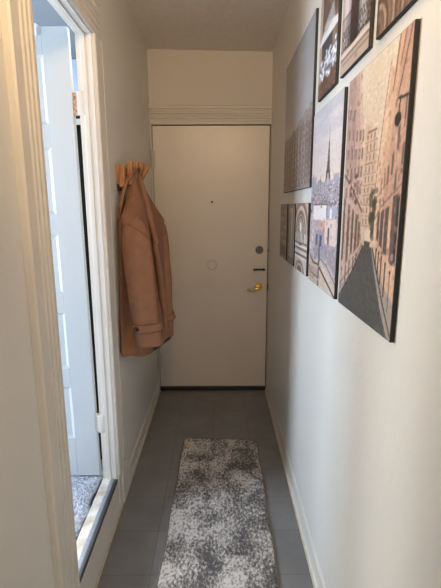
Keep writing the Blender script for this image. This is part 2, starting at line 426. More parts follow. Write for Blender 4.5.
p = MB(); p.tube([(0.313,YD-0.052,0.856),(0.300,YD-0.056,0.855),(0.280,YD-0.056,0.850),(0.255,YD-0.054,0.842),(0.232,YD-0.050,0.838),(0.214,YD-0.044,0.842)], [0.012,0.013,0.011,0.009,0.008,0.006], n=14, flat=0.8)
p.build('lever', M['brass'], hd, smooth=True)
p = MB(); p.box(EX1+0.001, EX1+0.006, D-0.0155, D+0.0, 0.83, 0.885); p.box(EX1+0.001, EX1+0.007, D-0.0155, D, 1.13, 1.15); p.build('strike_plate', M['blackmetal'], door1)

# ------------------------------------------------------------------ runner rug
def rug():
    bm = bmesh.new(); nx, ny = 70, 260
    xa0, xa1, ya0, ya1 = -0.262, 0.226, 0.55, 0.55     # near edge corners
    xb0, xb1, yb0, yb1 = -0.230, 0.234, 2.490, 2.462   # far edge corners
    def P(u, v):
        rad = 0.03                                        # rounded corners
        x = (xa0+(xb0-xa0)*v)*(1-u) + (xa1+(xb1-xa1)*v)*u
        y = (ya0+(yb0-ya0)*v)*(1-u) + (ya1+(yb1-ya1)*v)*u
        du = min(u,1-u)*0.48; dv = min(v,1-v)*1.93
        if du < rad and dv < rad:
            a = rad-du; b_ = rad-dv; m_ = max(a,b_)
            k = 1 if m_ == 0 else m_/max(1e-9, math.hypot(a,b_))
            x += (a-a*k)*(1 if u < .5 else -1); y += (b_-b_*k)*(1 if v < .5 else -1)
        y += 0.003*math.sin(u*18) * (1 if v > .5 else 0); x += 0.0025*math.sin(v*26)
        return x, y
    g = []
    for j in range(ny+1):
        row = []
        for i in range(nx+1):
            u, v = i/nx, j/ny; x, y = P(u, v)
            e = min(1, min(u,1-u)*0.48/0.008, min(v,1-v)*1.93/0.008)
            row.append(bm.verts.new((x, y, 0.003+0.009*math.sqrt(max(e,0))+random.uniform(-.0011,.0011))))
        g.append(row)
    for j in range(ny):
        for i in range(nx): bm.faces.new((g[j][i], g[j][i+1], g[j+1][i+1], g[j+1][i]))
    me = bpy.data.meshes.new('runner_rug'); bm.to_mesh(me); bm.free(); me.materials.append(M['rug'])
    for p_ in me.polygons: p_.use_smooth = True
    o = bpy.data.objects.new('runner_rug', me); COL.objects.link(o)
    o['label'] = 'long mottled grey and cream runner rug lying on the grey tile floor'; o['category'] = 'rug'
    pts = [P(i/40,0) for i in range(41)] + [P(1,j/120) for j in range(1,121)] + [P(1-i/40,1) for i in range(1,41)] + [P(0,1-j/120) for j in range(1,120)]
    t = MB(); t.tube([(x,y,0.004) for x,y in pts]+[(pts[0][0],pts[0][1],0.004)], 0.004, n=6)
    t.build('binding', M['rugedge'], o, smooth=True)
rug()

# ------------------------------------------------------------------ coat rack
RY = 2.13
rk = empty('coat_rack', (L, 2.3, 1.6), 'pale wooden wall rack with fold-down pegs, holding up the camel coat', 'coat rack')
m_ = MB(); m_.box(L, L+0.020, 2.13, 2.64, 1.575, 1.665, bev=0.003); m_.build('rail', M['pine'], rk)
def peg(y, x, z0, z1, ang, wdt=0.032, th=0.026):
    """a chunky wooden peg; ang = how far its top leans out from the wall"""
    rt = Matrix.Rotation(ang, 3, 'Y')
    q = MB(); q.box(x-th/2, x+th/2, y-wdt/2, y+wdt/2, z0, z1, bev=0.005, seg=3, rot=rt, piv=(x, y, z0))
    return q.build('peg', M['pine'], rk)
peg(2.135, L+0.028, 1.560, 1.668, 0.05); peg(2.190, L+0.052, 1.575, 1.690, 0.08); peg(2.255, L+0.062, 1.590, 1.695, 0.15); peg(2.34, L+0.060, 1.610, 1.705, 0.35)
peg(2.43, L+0.064, 1.615, 1.705, 0.55); peg(2.54, L+0.030, 1.580, 1.690, 0.05)
m_ = MB(); m_.box(L+0.001, L+0.016, 2.135, 2.18, 1.545, 1.580, bev=0.004); m_.build('wall_bracket', M['blackmetal'], rk)

# ------------------------------------------------------------------ coat
def crom(P, n):
    """closed Catmull-Rom through control points -> n samples"""
    P = np.array(P, float); k = len(P); out = []
    for i in range(n):
        t = i/n*k; a = int(t) % k; f = t-int(t)
        p0, p1, p2, p3 = P[(a-1)%k], P[a], P[(a+1)%k], P[(a+2)%k]
        out.append(0.5*((2*p1)+(-p0+p2)*f+(2*p0-5*p1+4*p2-p3)*f*f+(-p0+3*p1-3*p2+p3)*f**3))
    return np.array(out)
def loft(name, rings, m, parent, n=96, sub=10, wr=0.0, wfreq=9, cap_top=True, cap_bot=False, seed=0, xmin=None, smooth_sub=0):
    """rings: list of (z, [(x,y)...]) with equal control counts; z may be tuple (z at each control)"""
    rr = [crom([(x, y, (z if not isinstance(z,(list,tuple)) else z[i])) for i, (x,y) in enumerate(c)], n) for z, c in rings]
    rr = np.array(rr); K_ = len(rr); out = []
    for i in range(K_-1):
        p0, p1, p2, p3 = rr[max(i-1,0)], rr[i], rr[i+1], rr[min(i+2,K_-1)]
        for s in range(sub):
            f = s/sub
            out.append(0.5*((2*p1)+(-p0+p2)*f+(2*p0-5*p1+4*p2-p3)*f*f+(-p0+3*p1-3*p2+p3)*f**3))
    out.append(rr[-1]); out = np.array(out)
    if wr:
        c = out.mean(axis=1, keepdims=True); dxy = out-c; dxy[...,2] = 0
        nrm = dxy/np.maximum(1e-6, np.linalg.norm(dxy, axis=2, keepdims=True))
        th = np.arange(n)/n*math.tau; zz_ = out[...,2]
        r_ = np.random.default_rng(seed); w_ = np.zeros(zz_.shape)
        for _ in range(7):
            k = r_.integers(2, wfreq); w_ += np.sin(k*th[None,:]+r_.uniform(0,6)+zz_*r_.uniform(-7,7))*r_.uniform(.3,1)
        for _ in range(5):
            w_ += 0.5*np.sin(zz_*r_.uniform(18,45)+th[None,:]*r_.integers(1,3)+r_.uniform(0,6))*r_.uniform(.2,.8)
        out = out + nrm*(w_[...,None]*wr/3)
    if xmin is not None: out[...,0] = np.maximum(out[...,0], xmin)
    bm = bmesh.new(); V = [[bm.verts.new(tuple(p)) for p in ring] for ring in out]
    for i in range(len(V)-1):
        for k in range(n): bm.faces.new((V[i][k], V[i][(k+1)%n], V[i+1][(k+1)%n], V[i+1][k]))
    if cap_top: bm.faces.new(V[-1])
    if cap_bot: bm.faces.new(V[0][::-1])
    bmesh.ops.recalc_face_normals(bm, faces=bm.faces)
    me = bpy.data.meshes.new(name); bm.to_mesh(me); bm.free(); me.materials.append(m)
    for p_ in me.polygons: p_.use_smooth = True
    o = bpy.data.objects.new(name, me); COL.objects.link(o)
    o.parent = parent; o.matrix_parent_inverse = Matrix.Translation(-Vector(parent.location)) if parent.type == 'EMPTY' else Matrix()
    return o, out

XW = L+0.006
coat = empty('hanging_coat', (L+0.05, 2.3, 0.72), 'camel-brown wool coat hanging from the wooden rack on the left wall', 'coat')
# control order: wall near, near, near-out, out, ridge, far-out, far, wall far
body_rings = [
 ([.736,.730,.724,.728,.748,.778,.76,.73], [(XW,2.035),(-0.445,2.030),(-0.385,2.040),(-0.335,2.125),(-0.300,2.225),(-0.272,2.345),(-0.33,2.46),(XW,2.50)]),
 (0.90,  [(XW,2.050),(-0.455,2.080),(-0.390,2.080),(-0.360,2.160),(-0.325,2.205),(-0.305,2.340),(-0.36,2.47),(XW,2.51)]),
 (1.10,  [(XW,2.085),(-0.460,2.125),(-0.400,2.110),(-0.368,2.180),(-0.330,2.220),(-0.310,2.350),(-0.36,2.48),(XW,2.52)]),
 (1.28,  [(XW,2.110),(-0.460,2.130),(-0.400,2.105),(-0.368,2.185),(-0.335,2.230),(-0.315,2.370),(-0.37,2.48),(XW,2.52)]),
 (1.385, [(XW+.008,2.110),(-0.462,2.040),(-0.410,2.045),(-0.375,2.150),(-0.345,2.240),(-0.312,2.400),(-0.37,2.49),(XW,2.50)]),
 (1.44,  [(XW+.022,2.130),(-0.458,2.068),(-0.412,2.072),(-0.378,2.150),(-0.356,2.250),(-0.336,2.380),(-0.39,2.47),(XW,2.48)]),
 (1.52,  [(XW+.036,2.180),(-0.450,2.150),(-0.425,2.155),(-0.400,2.190),(-0.385,2.260),(-0.378,2.360),(-0.42,2.42),(XW+.03,2.42)]),
 (1.60,  [(XW+.030,2.225),(-0.460,2.205),(-0.440,2.205),(-0.424,2.225),(-0.414,2.270),(-0.414,2.330),(-0.43,2.37),(XW+.03,2.36)]),
 (1.645, [(XW+.036,2.240),(-0.458,2.225),(-0.444,2.225),(-0.432,2.240),(-0.424,2.275),(-0.424,2.320),(-0.436,2.35),(XW+.036,2.34)]),
]
body, _ = loft('body', body_rings, M['coat'], coat, wr=0.008, wfreq=10, seed=3, xmin=L+0.002)
# inner lining: the same hem slightly inside, seen from beneath the far side
lin_rings = [([.738,.732,.727,.728,.732,.735,.735,.732], [(x+(-0.39-x)*0.035, y+(2.25-y)*0.035) for x, y in body_rings[0][1]]), (1.05, [(x+(-0.40-x)*0.12, y+(2.27-y)*0.12) for x, y in body_rings[2][1]])]
loft('lining', lin_rings, M['lining'], coat, wr=0.0, cap_top=True, xmin=L+0.006)

def sleeve(rings, seed, wr=0.004):
    o, pts = loft('sleeve', rings, M['coat'], coat, n=72, wr=wr, wfreq=6, seed=seed, cap_top=True)
    return o, pts
def ell(cx, cy, rx, ry, rot=0.0, k=8):
    return [(cx+rx*math.cos(a)*math.cos(rot)-ry*math.sin(a)*math.sin(rot), cy+rx*math.cos(a)*math.sin(rot)+ry*math.sin(a)*math.cos(rot)) for a in [i*math.tau/k for i in range(k)]]
near_rings = [
 (0.800, ell(-0.341,1.990,0.064,0.034,0.15)), (0.86, ell(-0.348,1.992,0.065,0.036,0.15)), (0.98, ell(-0.366,2.006,0.066,0.040,0.15)),
 (1.12, ell(-0.382,2.022,0.069,0.043,0.15)), (1.25, ell(-0.396,2.040,0.070,0.046,0.2)), (1.33, ell(-0.404,2.052,0.066,0.048,0.3)),
 (1.39, ell(-0.414,2.076,0.052,0.046,0.4)), (1.42, ell(-0.420,2.100,0.034,0.034,0.4)), (1.436, ell(-0.424,2.115,0.012,0.014,0.4))]
far_rings = [
 (0.748, ell(-0.312,2.330,0.050,0.050,0.3)), (0.84, ell(-0.316,2.340,0.052,0.050,0.3)), (1.0, ell(-0.324,2.37,0.055,0.052,0.3)),
 (1.15, ell(-0.332,2.39,0.054,0.054,0.3)), (1.28, ell(-0.340,2.405,0.052,0.056,0.3)), (1.36, ell(-0.350,2.41,0.046,0.054,0.3)),
 (1.40, ell(-0.362,2.405,0.030,0.040,0.3)), (1.42, ell(-0.370,2.40,0.012,0.016,0.3))]
sl1, p1 = sleeve(near_rings, 5); sl2, p2 = sleeve(far_rings, 8)

def strap_on(pts, sl, z0, z1, a0, a1, off=0.009):
    """band of cloth following the sleeve surface between ring angles a0..a1 (index fractions)"""
    n = pts.shape[1]; c_idx = [int(round(a0*n + (a1*n-a0*n)*t/28)) % n for t in range(29)]
    def ring_at(z):
        j = int(np.argmin(np.abs(pts[:,:,2].mean(axis=1)-z))); return pts[j], pts[j].mean(axis=0)
    bm = MB(); rows = []
    for k, z in enumerate(np.linspace(z0, z1, 6)):
        rg, c = ring_at(z); row = []; row2 = []
        bul = off*(1.0 if 0 < k < 5 else 0.55)
        for t, i in enumerate(c_idx):
            dd = rg[i]-c; dd[2] = 0; dd /= np.linalg.norm(dd)
            zz = z + (0.010*(t/28)**2)
            tip = 1.0 if t > 2 else (0.6+0.2*t)
            zz = (z0+z1)/2+(zz-(z0+z1)/2)*tip
            q = rg[i]+dd*bul; q2 = rg[i]-dd*0.002
            row.append(bm.bm.verts.new((q[0],q[1],zz))); row2.append(bm.bm.verts.new((q2[0],q2[1],zz)))
        rows.append((row,row2))
    for a in range(5):
        for t in range(28):
            bm.bm.faces.new((rows[a][0][t], rows[a][0][t+1], rows[a+1][0][t+1], rows[a+1][0][t]))
    for t in range(28):
        bm.bm.faces.new((rows[0][0][t], rows[0][0][t+1], rows[0][1][t+1], rows[0][1][t]))
        bm.bm.faces.new((rows[5][0][t], rows[5][0][t+1], rows[5][1][t+1], rows[5][1][t]))
    for a in range(5):
        for t in (0, 28): bm.bm.faces.new((rows[a][0][t], rows[a+1][0][t], rows[a+1][1][t], rows[a][1][t]))
    edges = [[tuple(v.co) for v in rows[k][0]] for k in (0, 5)]
    o = bm.build('cuff_strap', M['coat'], sl, smooth=True)
    sm = MB()
    for e_ in edges: sm.tube(e_, 0.0014, n=6)
    sm.build('strap_seam', M['coatseam'], sl, smooth=True)
    return o, rows
def surf(pts, z, frac):
    n = pts.shape[1]; j = int(np.argmin(np.abs(pts[:,:,2].mean(axis=1)-z))); c = pts[j].mean(axis=0); p_ = pts[j][int(frac*n)%n]; d_ = p_-c; d_[2] = 0; d_ /= np.linalg.norm(d_)
    return Vector(p_), Vector(d_)
# near sleeve: ring index 0 points to +x, increasing towards +y; -y (camera) is 0.75
strap_on(p1, sl1, 0.868, 0.908, 0.53, 0.98)
pp, dd = surf(p1, 0.888, 0.645)
bq = MB(); bq.cyl(pp+dd*0.004, pp+dd*0.010, 0.0125, 0.011, n=24); bq.torus((pp.x+dd.x*0.010, pp.y+dd.y*0.010, pp.z), 0.0095, 0.0022)
bq.build('button', M['button'], sl1, smooth=True)
strap_on(p2, sl2, 0.838, 0.873, 0.70, 1.06)
pp, dd = surf(p2, 0.856, 0.94)
bq = MB(); bq.cyl(pp+dd*0.004, pp+dd*0.012, 0.0125, 0.011, n=24); bq.build('button', M['button'], sl2, smooth=True)

# armhole seams laid over the shoulders and a hem fold
def seam_on(pts, sl, zs, fr, r=0.0022):
    P_ = []
    for z, f in zip(zs, fr):
        p_, d_ = surf(pts, z, f); P_.append((p_.x+d_.x*0.0005, p_.y+d_.y*0.0005, z))
    MB().tube(P_, r, n=6).build('armhole_seam', M['coatseam'], sl, smooth=True)
seam_on(p1, sl1, [1.385,1.392,1.39,1.38,1.365,1.345,1.325,1.305], [0.46,0.54,0.61,0.68,0.75,0.82,0.89,0.97])
seam_on(p2, sl2, [1.37,1.36,1.34,1.32,1.30,1.28], [1.02,0.95,0.90,0.85,0.80,0.76])

# folds of cloth running down the back from the collar
def fold(P_, rad, name='fold'):
    MB().tube(P_, rad, n=14, flat=0.8).build(name, M['coat'], coat, smooth=True)
fold([(-0.414,2.28,1.625),(-0.388,2.25,1.54),(-0.352,2.21,1.42),(-0.330,2.20,1.28),(-0.315,2.22,1.10),(-0.303,2.24,0.92),(-0.300,2.25,0.79)], [0.010,0.016,0.020,0.022,0.022,0.020,0.016], 'back_fold')
# collar: bunched round the peg and sweeping back to the wall
def ribbon(P_, W_, th, name, m):
    """flat band along P_, widths W_ measured along the given direction vectors"""
    bm = MB(); A=[];B=[];C_=[];D_=[]
    for (p_, w_) in zip(P_, W_):
        p_ = Vector(p_); w_ = Vector(w_)
        A.append(bm.bm.verts.new(p_-w_)); B.append(bm.bm.verts.new(p_+w_))
    for i in range(len(P_)-1): bm.bm.faces.new((A[i],A[i+1],B[i+1],B[i]))
    o = bm.build(name, m, coat, smooth=True)
    s = o.modifiers.new('s','SOLIDIFY'); s.thickness = th; s.offset = 0
    u = o.modifiers.new('u','SUBSURF'); u.levels = 2; u.render_levels = 2
    return o
MB().tube([(-0.487,2.095,1.34),(-0.485,2.080,1.40),(-0.478,2.085,1.46),(-0.468,2.100,1.52),(-0.456,2.130,1.575),(-0.442,2.175,1.62),(-0.428,2.225,1.652),(-0.420,2.27,1.662),(-0.424,2.32,1.655)],
     [0.006,0.009,0.010,0.010,0.011,0.013,0.015,0.014,0.010], n=14, flat=0.7).build('collar', M['coat'], coat, smooth=True)
MB().tube([(-0.489,2.15,1.30),(-0.488,2.14,1.40),(-0.480,2.15,1.50),(-0.464,2.165,1.57),(-0.450,2.195,1.625)],
     [0.006,0.007,0.008,0.008,0.007], n=12, flat=0.8).build('lapel', M['coatseam'], coat, smooth=True)

# ------------------------------------------------------------------ canvas prints (painted per vertex)
class Paint:
    def __init__(s, w, h, W=110, H=170, base=(200,190,180)):
        s.W, s.H = W, H; s.a = np.zeros((H, W, 3)); s.a[:] = base
        v, u = np.mgrid[0:H, 0:W]; s.u = (u+.5)/W; s.v = (v+.5)/H; s.asp = h/w
    def grad(s, c0, c1, v0=0, v1=1, mask=None):
        t = np.clip((s.v-v0)/(v1-v0), 0, 1)[..., None]; g = np.array(c0)*(1-t)+np.array(c1)*t
        s.a = g if mask is None else np.where(mask[..., None], g, s.a)
    def inside(s, pts):
        r = np.zeros(s.u.shape, bool); n = len(pts)
        for i in range(n):
            x0,y0 = pts[i]; x1,y1 = pts[(i+1)%n]
            if y0 == y1: continue
            c = ((y0 > s.v) != (y1 > s.v)) & (s.u < (x1-x0)*(s.v-y0)/(y1-y0)+x0); r ^= c
        return r
    def put(s, mk, c, al=1.0): s.a = np.where(mk[..., None], s.a*(1-al)+np.array(c)*al, s.a)
    def poly(s, pts, c, al=1.0): s.put(s.inside(pts), c, al)
    def rect(s, u0, u1, v0, v1, c, al=1.0): s.put((s.u>=u0)&(s.u<u1)&(s.v>=v0)&(s.v<v1), c, al)
    def line(s, p, q, w, c, al=1.0):
        dx, dy = q[0]-p[0], (q[1]-p[1])*s.asp; L2 = dx*dx+dy*dy+1e-12
        t = np.clip(((s.u-p[0])*dx+(s.v-p[1])*s.asp*dy)/L2, 0, 1)
        d = np.hypot(s.u-p[0]-t*dx, (s.v-p[1])*s.asp-t*dy); s.put(d < w/2, c, al)
    def path(s, P_, w, c, al=1.0):
        for a, b in zip(P_[:-1], P_[1:]): s.line(a, b, w, c, al)
    def ellipse(s, cu, cv, ru, rv, c, al=1.0, r0=0.0):
        d = np.hypot((s.u-cu)/ru, (s.v-cv)/rv); s.put((d < 1) & (d >= r0), c, al)
    def noise(s, amp, cell=1, mask=None):
        hh, ww = s.H//cell+2, s.W//cell+2
        n = RNG.normal(0, amp*0.75, (hh, ww, 1)); n = np.repeat(np.repeat(n, cell, 0), cell, 1)[:s.H, :s.W]
        if mask is not None: n = n*mask[..., None]
        s.a = s.a + n
    def rgb(s):
        e = np.pad(s.a, ((1,1),(1,1),(0,0)), mode='edge')      # soft, photographic edges
        bl = (e[:-2,1:-1]+e[2:,1:-1]+e[1:-1,:-2]+e[1:-1,2:]+2*e[1:-1,1:-1])/6
        g = bl.mean(axis=2, keepdims=True); a = bl*0.72+g*0.28
        a = 150+(a-150)*1.12                                  # a little more print contrast
        return np.clip(a*0.93, 8, 238)
    def clutter(s, mask, n, cols, su, sv, al=.6):
        for _ in range(n):
            u, v = RNG.uniform(0,1), RNG.uniform(0,1); w_, h_ = RNG.uniform(.3,1)*su, RNG.uniform(.3,1)*sv
            s.put((s.u>=u)&(s.u<u+w_)&(s.v>=v)&(s.v<v+h_)&mask, cols[RNG.integers(len(cols))], al)

def canvas(name, label, y_far, y_near, z0, z1, pa, t=0.011):
    o = empty(name, (R, (y_far+y_near)/2, z0), label, 'canvas print', 'unframed canvas photo prints on the right wall')
    b = MB(); b.box(R-t+0.0006, R, y_near, y_far, z0, z1, bev=0.0015); b.build('canvas_edge', M['canvasside'], o)
    W, H = pa.W, pa.H; col = pa.rgb()/255; lin = np.where(col <= 0.04045, col/12.92, ((col+0.055)/1.055)**2.4)
    verts = [(R-t, y_far+(y_near-y_far)*i/W, z0+(z1-z0)*j/H) for j in range(H+1) for i in range(W+1)]
    e = 0.002
    verts = [(x, min(max(y, y_near+e), y_far-e), min(max(z_, z0+e), z1-e)) for x, y, z_ in verts]
    faces = [(j*(W+1)+i, j*(W+1)+i+1, (j+1)*(W+1)+i+1, (j+1)*(W+1)+i) for j in range(H) for i in range(W)]
    me = bpy.data.meshes.new('print'); me.from_pydata(verts, [], faces)
    at = me.attributes.new('print', 'FLOAT_COLOR', 'FACE')
    rgba = np.ones((H*W, 4), np.float32); rgba[:, :3] = lin.reshape(-1, 3)
    at.data.foreach_set('color', rgba.ravel())
    me.materials.append(M['print'])
    me.update()
    f = bpy.data.objects.new('photo_print', me); COL.objects.link(f); f.parent = o; f.matrix_parent_inverse = Matrix.Translation(-Vector(o.location))
    return o

# -- the narrow street
def street():
    p = Paint(0.40, 0.62, 150, 260, (226,208,184))
    p.grad((224,196,170), (232,214,186), 0.4, 1.0)
    # far end building and far facades
    p.poly([(0.40,0.30),(0.40,0.78),(0.48,0.76),(0.58,0.72),(0.62,0.70),(0.66,0.30)], (222,186,158)); 
    for k in range(9):
        v = 0.39+k*0.04
        for u in (0.44,0.50,0.56): p.rect(u, u+0.022, v, v+0.022, (150,124,108), .8)
        p.line((0.40,v-0.008),(0.62,v-0.008),0.006,(176,146,126))
    p.rect(0.44,0.56,0.62,0.625,(140,110,92)); p.rect(0.45,0.60,0.735,0.742,(150,118,100))
    # left facades
    p.poly([(0,0.05),(0,1.0),(0.27,1.0),(0.29,0.93),(0.33,0.85),(0.36,0.76),(0.40,0.62),(0.42,0.45),(0.44,0.31),(0.30,0.18)], (206,168,150))
    p.poly([(0,0.55),(0,1.0),(0.16,1.0),(0.20,0.80),(0.22,0.62),(0.2,0.55)], (190,152,140))
    p.poly([(0.27,1.0),(0.29,0.93),(0.33,0.85),(0.36,0.76),(0.40,0.62),(0.42,0.45),(0.38,0.45),(0.34,0.62),(0.29,0.80),(0.22,1.0)], (222,188,166))
    for (u, dv) in ((0.05,0),(0.14,0.005),(0.22,0.01),(0.29,0.015),(0.345,0.02)):
        for v in np.arange(0.50, 0.95-u*0.5, 0.085):
            vv = 0.42+(v-0.42)*(1-u*0.5)+dv; p.poly([(u,vv),(u,vv+0.045),(u+0.035,vv+0.042),(u+0.035,vv)], (132,104,98), .75)
    p.path([(0,0.60),(0.15,0.555),(0.42,0.44)], 0.016, (118,88,76)); p.path([(0,0.62),(0.15,0.57),(0.42,0.45)], 0.008, (226,196,176))
    p.path([(0.04,0.98),(0.12,0.82),(0.25,0.62)], 0.010, (140,106,98), .6)
    for u, v0, v1 in ((0.02,0.20,0.50),(0.13,0.20,0.47),(0.22,0.24,0.45),(0.30,0.26,0.43),(0.36,0.28,0.40)):
        p.poly([(u,v0),(u,v1),(u+0.05,v1-0.01),(u+0.05,v0+0.02)], (142,112,98))
        p.poly([(u+.012,v0+.01),(u+.012,v1-.02),(u+0.038,v1-0.025),(u+0.038,v0+0.03)], (96,76,68), .8)
    # right facades
    p.poly([(1,0.05),(1,1.0),(0.84,1.0),(0.80,0.90),(0.755,0.93),(0.75,0.85),(0.70,0.78),(0.66,0.67),(0.63,0.52),(0.62,0.34),(0.75,0.24),(0.9,0.12)], (224,176,142))
    p.poly([(1,0.4),(1,1.0),(0.90,1.0),(0.86,0.88),(0.83,0.74),(0.79,0.60),(0.76,0.42)], (208,158,130))
    p.poly([(0.70,0.78),(0.66,0.67),(0.63,0.52),(0.62,0.34),(0.67,0.31),(0.69,0.5),(0.73,0.66),(0.78,0.80)], (234,196,160))
    p.path([(0.85,1.0),(0.82,0.90),(0.80,0.84)], 0.014, (150,100,72)); p.path([(0.98,1.0),(0.90,0.86),(0.85,0.78)], 0.012, (120,82,66)); p.path([(0.92,1.0),(0.87,0.90)], 0.01, (130,88,66))
    p.path([(0.75,0.94),(0.70,0.80),(0.66,0.66),(0.63,0.52)], 0.010, (176,126,96))
    for u, v0, v1, w_ in ((0.965,0.70,0.80,0.025),(0.90,0.64,0.72,0.03),(0.965,0.56,0.66,0.03),(0.85,0.56,0.64,0.025),(0.80,0.53,0.60,0.02),(0.76,0.52,0.58,0.016),(0.72,0.50,0.56,0.014),(0.90,0.50,0.585,0.03)):
        p.poly([(u,v0),(u,v1-.01),(u+w_,v1),(u+w_,v0)], (112,84,76), .85)
    for u, v0, v1 in ((0.70,0.34,0.44),(0.75,0.32,0.45),(0.81,0.30,0.46),(0.90,0.27,0.50)):
        p.poly([(u,v0),(u,v1-.01),(u+0.035+(u-.7)*.15,v1),(u+0.035+(u-.7)*.15,v0-0.012)], (98,76,72), .9)
    p.poly([(0.955,0.27),(0.955,0.48),(0.99,0.5),(0.99,0.26)], (58,48,50))
    p.path([(0.63,0.40),(0.75,0.46),(1,0.53)], 0.010, (150,108,88)); p.path([(0.66,0.49),(0.78,0.53),(1,0.585)], 0.008, (170,124,100), .8)
    p.poly([(0.60,0.34),(0.60,0.46),(0.63,0.50),(0.66,0.44),(0.65,0.35)], (88,84,62), .8); p.ellipse(0.60,0.42,0.05,0.02,(96,92,66),.8)
    fac = p.inside([(0,0.2),(0,1.0),(0.27,1.0),(0.36,0.76),(0.42,0.45),(0.44,0.31)]) | p.inside([(1,0.2),(1,0.95),(0.83,0.90),(0.72,0.75),(0.66,0.60),(0.62,0.34),(0.75,0.27)])
    p.clutter(fac, 260, [(150,116,102),(120,92,84),(236,208,186),(180,136,116),(214,170,146)], .035, .030, .45)
    p.clutter(fac & (p.v < .5), 90, [(84,66,62),(110,84,74)], .018, .030, .6)
    for k in range(26): p.ellipse(RNG.uniform(0.56,0.66), RNG.uniform(0.34,0.52), 0.03, 0.012, [(70,70,52),(96,88,66),(120,104,84)][k%3], .7)
    for k in range(14): p.ellipse(RNG.uniform(0.14,0.32), RNG.uniform(0.47,0.62), 0.025, 0.010, [(96,88,78),(150,96,86),(82,80,64)][k%3], .7)
    # lantern
    p.line((0.99,0.795),(0.88,0.800),0.012,(44,34,32)); p.line((0.90,0.80),(0.89,0.75),0.012,(40,32,30)); p.ellipse(0.885,0.735,0.04,0.022,(46,38,36))
    # street end, opening
    p.rect(0.50,0.60,0.32,0.37,(226,206,190)); p.rect(0.50,0.60,0.30,0.325,(92,82,80))
    # road and pavements
    p.poly([(0,0),(1,0),(1,0.13),(0.80,0.20),(0.66,0.305),(0.46,0.305),(0.28,0.18),(0,0.075)], (172,156,146))
    p.poly([(0.02,0),(0.0,0.0),(0.0,0.02),(0.30,0.18),(0.48,0.302),(0.63,0.302),(0.70,0.22),(0.83,0.09),(0.955,0.0)], (92,92,90))
    p.path([(0,0.028),(0.30,0.185),(0.48,0.303)], 0.010, (52,48,46)); p.path([(0.99,0.02),(0.86,0.115),(0.72,0.235),(0.65,0.30)], 0.012, (60,52,50))
    p.path([(0,0.09),(0.28,0.20),(0.46,0.31)], 0.008, (110,84,76))
    for u, v0, v1 in ((0.93,0.10,0.235),(0.86,0.145,0.26),(0.80,0.185,0.28),(0.755,0.215,0.29),(0.715,0.24,0.30),(0.05,0.08,0.17),(0.14,0.12,0.19),(0.22,0.16,0.22),(0.30,0.19,0.24),(0.36,0.22,0.26)):
        p.line((u,v0),(u,v1),0.011,(54,44,44)); p.ellipse(u,v1,0.010,0.006,(40,32,32))
    p.noise(7, 1); p.noise(6, 3)
    m = p.inside([(0,0),(0.0,0.02),(0.48,0.302),(0.63,0.302),(0.955,0.0)]); p.noise(6, 2, m)
    return p
